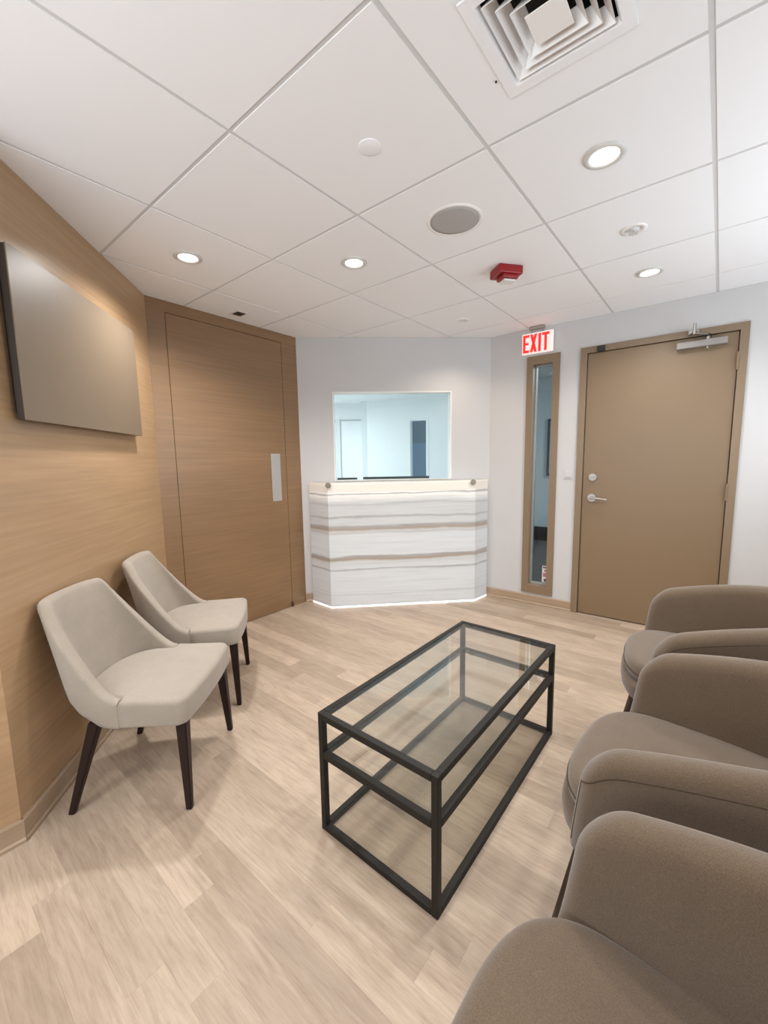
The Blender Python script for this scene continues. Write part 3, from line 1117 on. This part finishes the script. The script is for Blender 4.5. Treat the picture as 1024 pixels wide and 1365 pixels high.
def cushion_mesh(outline, z0, z1, r_bot, r_top, crown, steps=5):
    """a rounded slab: outline (counter-clockwise) swept over a rounded side, crowned on top"""
    n = len(outline)
    pts = [Vector((x, y)) for x, y in outline]
    nor = []
    for i in range(n):
        t = (pts[(i + 1) % n] - pts[i - 1]).normalized()
        nor.append(Vector((t.y, -t.x)))
    cen = sum(pts, Vector((0, 0))) / n
    bm = BM()
    prof = []
    for k in range(steps + 1):
        a = math.pi / 2 * k / steps
        prof.append((r_bot * (1 - math.sin(a)), z0 + r_bot * (1 - math.cos(a))))
    for k in range(steps + 1):
        a = math.pi / 2 * k / steps
        prof.append((r_top * (1 - math.cos(a)), z1 - r_top * (1 - math.sin(a))))
    rings = []
    for (off, z) in prof:
        rings.append([bm.verts.new((*(p - nn_ * off), z)) for p, nn_ in zip(pts, nor)])
    for f in (0.85, 0.6, 0.35, 0.12):
        base = [p - nn_ * r_top for p, nn_ in zip(pts, nor)]
        rings.append([bm.verts.new((*(cen + (p - cen) * f), z1 + crown * (1 - f * f))) for p in base])
    for A, B in zip(rings, rings[1:]):
        for k in range(n):
            bm.faces.new((A[k], A[(k + 1) % n], B[(k + 1) % n], B[k]))
    bm.faces.new(rings[-1])
    bm.faces.new(list(reversed(rings[0])))
    return bm


def u_path(hw, xf, xs, rb, ex, n_str=10, n_arc=36):
    """plan of a U opening to +x: straight sides from xf to xs, then a superelliptic back rb deep"""
    P = []
    for k in range(n_str):
        P.append(Vector((xf + (xs - xf) * k / n_str, -hw)))
    for k in range(n_arc + 1):
        a = -math.pi / 2 + math.pi * k / n_arc
        c, s = math.cos(a), math.sin(a)
        P.append(Vector((xs - rb * abs(c) ** (2 / ex), hw * math.copysign(abs(s) ** (2 / ex), s))))
    for k in range(1, n_str + 1):
        P.append(Vector((xs + (xf - xs) * k / n_str, hw)))
    return P


def resample(P, n):
    L = [0.0]
    for a, b in zip(P, P[1:]):
        L.append(L[-1] + (b - a).length)
    out = []
    j = 0
    for k in range(n):
        d = L[-1] * k / (n - 1)
        while j < len(P) - 2 and L[j + 1] < d:
            j += 1
        t = (d - L[j]) / max(1e-9, L[j + 1] - L[j])
        out.append((P[j].lerp(P[j + 1], t), d))
    return out, L[-1]


def shell_mesh(path, n, zbot, hfun, th, shape, end_r, top_r=0.5, m_side=7, m_top=7):
    """wrap-around padded shell. hfun(p, dist_from_end) -> top height; shape(p, nrm, z, h, e) -> shift"""
    dens, L = resample(path, 2000)
    S = []
    for i in range(n):                 # samples crowd towards both rounded ends
        t_ = i / (n - 1)
        t_ = t_ - 0.85 * math.sin(2 * math.pi * t_) / (2 * math.pi)
        S.append(dens[min(1999, int(round(t_ * 1999)))])
    # crowd samples near both ends for rounded ends
    bm = BM()
    rings = []
    for i, (p, d) in enumerate(S):
        a = S[max(0, i - 1)][0]; b = S[min(n - 1, i + 1)][0]
        t = (b - a).normalized()
        nrm = Vector((-t.y, t.x))          # outward for a path running from the -y end round the back
        e_ = min(d, L - d)
        h = hfun(p, e_)
        q = 1.0
        if e_ < end_r:
            q = math.sqrt(max(0.0, 1 - ((end_r - e_) / end_r) ** 2))
        half = th / 2 * max(q, 0.10)
        zb = zbot + (1 - q) * 0.012
        prof = []
        r = half
        for k in range(m_side):
            prof.append((half, zb + (h - r - zb) * k / m_side))
        for k in range(m_top + 1):
            an = math.pi * k / m_top
            prof.append((half * math.cos(an), h - r + r * math.sin(an)))
        for k in range(1, m_side + 1):
            prof.append((-half, h - r - (h - r - zb) * k / m_side))
        ring = []
        for (o_, z) in prof:
            sx, sy = shape(p, nrm, z, h, e_)
            ring.append(bm.verts.new((p.x + nrm.x * o_ + sx, p.y + nrm.y * o_ + sy, z)))
        rings.append(ring)
    for A, B in zip(rings, rings[1:]):
        m_ = len(A)
        for k in range(m_):
            bm.faces.new((A[k], A[(k + 1) % m_], B[(k + 1) % m_], B[k]))
    bm.faces.new(rings[0]); bm.faces.new(list(reversed(rings[-1])))
    return bm, rings


def taper_leg(top, foot, w0, w1):
    bm = BM()
    lo = [bm.verts.new((foot[0] + sx * w1 / 2, foot[1] + sy * w1 / 2, foot[2])) for sx, sy in ((1, 1), (-1, 1), (-1, -1), (1, -1))]
    hi = [bm.verts.new((top[0] + sx * w0 / 2, top[1] + sy * w0 / 2, top[2])) for sx, sy in ((1, 1), (-1, 1), (-1, -1), (1, -1))]
    bm.faces.new(lo); bm.faces.new(hi)
    for k in range(4):
        bm.faces.new((lo[k], lo[(k + 1) % 4], hi[(k + 1) % 4], hi[k]))
    bmesh.ops.bevel(bm, geom=list(bm.edges), offset=.003, segments=2, affect='EDGES')
    return bm


def copy_tree(o, parent=None):
    c = o.copy()
    C.objects.link(c)
    if parent:
        c.parent = parent
    for ch in list(o.children):
        copy_tree(ch, c)
    return c


# ------------------------------------------------------------------ taupe armchairs
def make_armchair():
    root = empty('armchair')
    hw, th = 0.260, 0.076

    def hf(p, e_):
        t_ = max(0.0, min(1.0, (0.225 - p.x) / 0.60))
        h = 0.677 + 0.105 * (1 - (1 - t_) ** 2)
        rr = 0.075
        if e_ < rr:
            h -= rr - math.sqrt(max(0.0, rr * rr - (rr - e_) ** 2))
        return h

    def shp(p, nrm, z, h, e_):
        f = (z - 0.375) / (0.66 - 0.375)
        out = 0.020 * f - 0.050 * max(0.0, 1 - f * 1.9) ** 2
        w_ = max(0.0, 1 - e_ / 0.22)
        fwd = 0.035 * w_ * (1 - min(1.0, f)) - 0.0
        return nrm.x * out + fwd, nrm.y * out

    path = [Vector((q_.x, q_.y * (0.938 + 0.40 * q_.x))) for q_ in u_path(hw, 0.225, 0.02, 0.355, 2.35)]
    bm, rings = shell_mesh(path, 110, 0.395, hf, th, shp, 0.030)
    seam_pts = [r[7].co.copy() for r in rings[2:-2]]
    front_a = [v.co.copy() for v in rings[2][1:8]]
    front_b = [v.co.copy() for v in rings[-3][1:8]]
    obj('shell', bm, M_taupe, root, True)
    bm = BM()
    add_tube(bm, front_a + seam_pts + front_b[::-1], 0.0016, 6)
    obj('seam', bm, M_taupedark, root, True)

    # base under the cushion
    def front_outline(hw_, xb, xf, ex, n=44):
        pts = [(xb, -hw_)]
        xm = 0.13
        for k in range(n + 1):
            a = -math.pi / 2 + math.pi * k / n
            c, s = math.cos(a), math.sin(a)
            pts.append((xm + (xf - xm) * abs(c) ** (2 / ex), hw_ * math.copysign(abs(s) ** (2 / ex), s)))
        pts.append((xb, hw_))
        for k in range(1, 8):
            a = math.pi / 2 + math.pi * k / 8
            pts.append((xb + 0.06 * math.cos(a), hw_ * math.sin(a)))
        cl_ = [Vector(p_) for p_ in pts + pts[:1]]
        return [tuple(q_) for q_, _ in resample(cl_, 97)[0][:-1]]
    obj('seat_base', cushion_mesh(front_outline(0.252, -0.20, 0.328, 2.9), 0.345, 0.440, 0.070, 0.014, 0.0), M_taupe, root, True)
    obj('seat_cushion', cushion_mesh(front_outline(0.240, -0.20, 0.318, 2.8), 0.445, 0.518, 0.022, 0.032, 0.016), M_taupe, root, True)
    ol = front_outline(0.2412, -0.20, 0.3192, 2.8)[10:-14]
    bm = BM(); add_tube(bm, [(x, y, 0.478) for x, y in ol], 0.0022, 6)
    obj('seam', bm, M_taupedark, root, True)
    for sx, sy in ((1, 1), (1, -1), (-1, 1), (-1, -1)):
        top = (0.235 if sx > 0 else -0.225, sy * 0.200, 0.385)
        foot = (0.310 if sx > 0 else -0.33, sy * 0.262, 0.0)
        bm = BM(); add_cyl(bm, foot, top, 0.0125, 0.019, 16)
        obj('leg', bm, M_leg2, root, True)
    return root


E1, E2 = Vector((-.769, .640)), Vector((.640, .769))
base_ang = math.atan2(E1.y, E1.x)
arm = make_armchair()
for k, (a, b, rot, label) in enumerate(((-0.065, 0.450, 0, 'taupe upholstered armchair nearest the viewpoint, cut off by the bottom frame edge'),
                                        (-0.042, 1.172, -3, 'taupe upholstered armchair in the middle of the row of three'),
                                        (-0.030, 1.960, 8, 'taupe upholstered armchair nearest the exit door, turned slightly'))):
    o = arm if k == 0 else copy_tree(arm)
    q = E1 * a + E2 * b
    o.matrix_basis = Matrix.Translation((q.x, q.y, 0)) @ Matrix.Rotation(base_ang + math.radians(rot), 4, 'Z')
    tag(o, label, 'armchair', 'taupe armchairs in a row')


# ------------------------------------------------------------------ cream side chairs
def make_chair():
    root = empty('side_chair')
    hw, th = 0.228, 0.044

    def hf(p, e_):
        # low where the shell meets the seat, sweeping up to a nearly level top
        d_ = max(0.0, -p.x)
        if d_ < 0.045:
            up = 0.448 + 0.030 * (d_ / 0.045) ** 2
        else:
            up = 0.478 + 1.333 * (d_ - 0.045) + 22.0 * min(d_ - 0.045, 0.06) ** 2 + 2.64 * max(0.0, d_ - 0.105)
        top = 0.803 - 0.006 * (abs(p.y) / hw) ** 2
        k_ = 0.055
        m_ = max(k_ - abs(up - top), 0.0) / k_
        return min(up, top) - m_ * m_ * k_ * 0.25

    def shp(p, nrm, z, h, e_):
        back = smoothstep(-p.x / 0.14)
        lean = -(z - 0.355) * 0.322 * back
        nar = -p.y * 0.16 * max(0.0, z - 0.45) / 0.35
        und = 0.045 * max(0.0, 1 - (z - 0.345) / 0.085) ** 2 * back
        flat = 0.045 * max(0.0, 1 - (p.y / hw) ** 2) * max(0.0, min(1.0, (z - 0.46) / 0.34)) * back
        return lean + flat + und * (-nrm.x), nar + und * (-nrm.y) * 0.6
    path = u_path(hw, 0.0, -0.05, 0.165, 2.35, 4, 60)
    bm, rings = shell_mesh(path, 110, 0.345, hf, th, shp, 0.0001, m_side=10)
    obj('backrest', bm, M_cream, root, True)
    # seat
    pts = []
    X0, X1, HW = -0.175, 0.252, hw + th / 2
    r = 0.045
    inner = hw - th / 2 + 0.004
    pts += [(0.001, -HW)]
    pts += [(0.05, -HW), (0.10, -HW), (0.15, -HW)]
    for k in range(7):
        a = -math.pi / 2 + math.pi / 2 * k / 6
        pts.append((X1 - 0.012 - r + r * math.cos(a), -HW + r + r * math.sin(a)))
    for y in (-.15, -.10, -.05, 0, .05, .10, .15):
        pts.append((X1 - 0.012 + 0.012 * (1 - (y / .2) ** 2), y))
    for k in range(7):
        a = math.pi / 2 * k / 6
        pts.append((X1 - 0.012 - r + r * math.cos(a), HW - r + r * math.sin(a)))
    pts += [(0.15, HW), (0.10, HW), (0.05, HW), (0.001, HW), (-0.004, inner)]
    for k in range(1, 16):
        a = math.pi / 2 + math.pi * k / 16
        pts.append((-0.05 + 0.155 * math.cos(a), inner * math.copysign(abs(math.sin(a)) ** .85, math.sin(a))))
    pts.append((-0.004, -inner))
    obj('seat', cushion_mesh(pts, 0.345, 0.446, 0.010, 0.020, 0.014), M_cream, root, True)
    for s in (-1, 1):
        bm = BM()
        add_tube(bm, [(0.0, s * (HW + .0004), 0.35), (0.0, s * (HW + .0004), 0.40), (0.0, s * (HW + .0002), 0.442)], 0.0016, 6)
        obj('seam', bm, M_creamseam, root)
    for sx, sy in ((1, 1), (1, -1), (-1, 1), (-1, -1)):
        top = (0.205 if sx > 0 else -0.110, sy * 0.200, 0.352)
        foot = (0.220 if sx > 0 else -0.214, sy * 0.230, 0.0)
        obj('leg', taper_leg(top, foot, 0.040, 0.022), M_darkwood, root)
    return root


ch = make_chair()
for k, (x, y, rot, label) in enumerate(((-0.982, 1.637, 2, 'cream upholstered side chair nearer the viewpoint, dark tapered legs'),
                                        (-1.062, 2.260, 12.6, 'cream upholstered side chair farther away, beside the wood door'))):
    o = ch if k == 0 else copy_tree(ch)
    o.matrix_basis = Matrix.Translation((x, y, 0)) @ Matrix.Rotation(math.radians(rot), 4, 'Z')
    tag(o, label, 'chair', 'cream side chairs along the left wall')
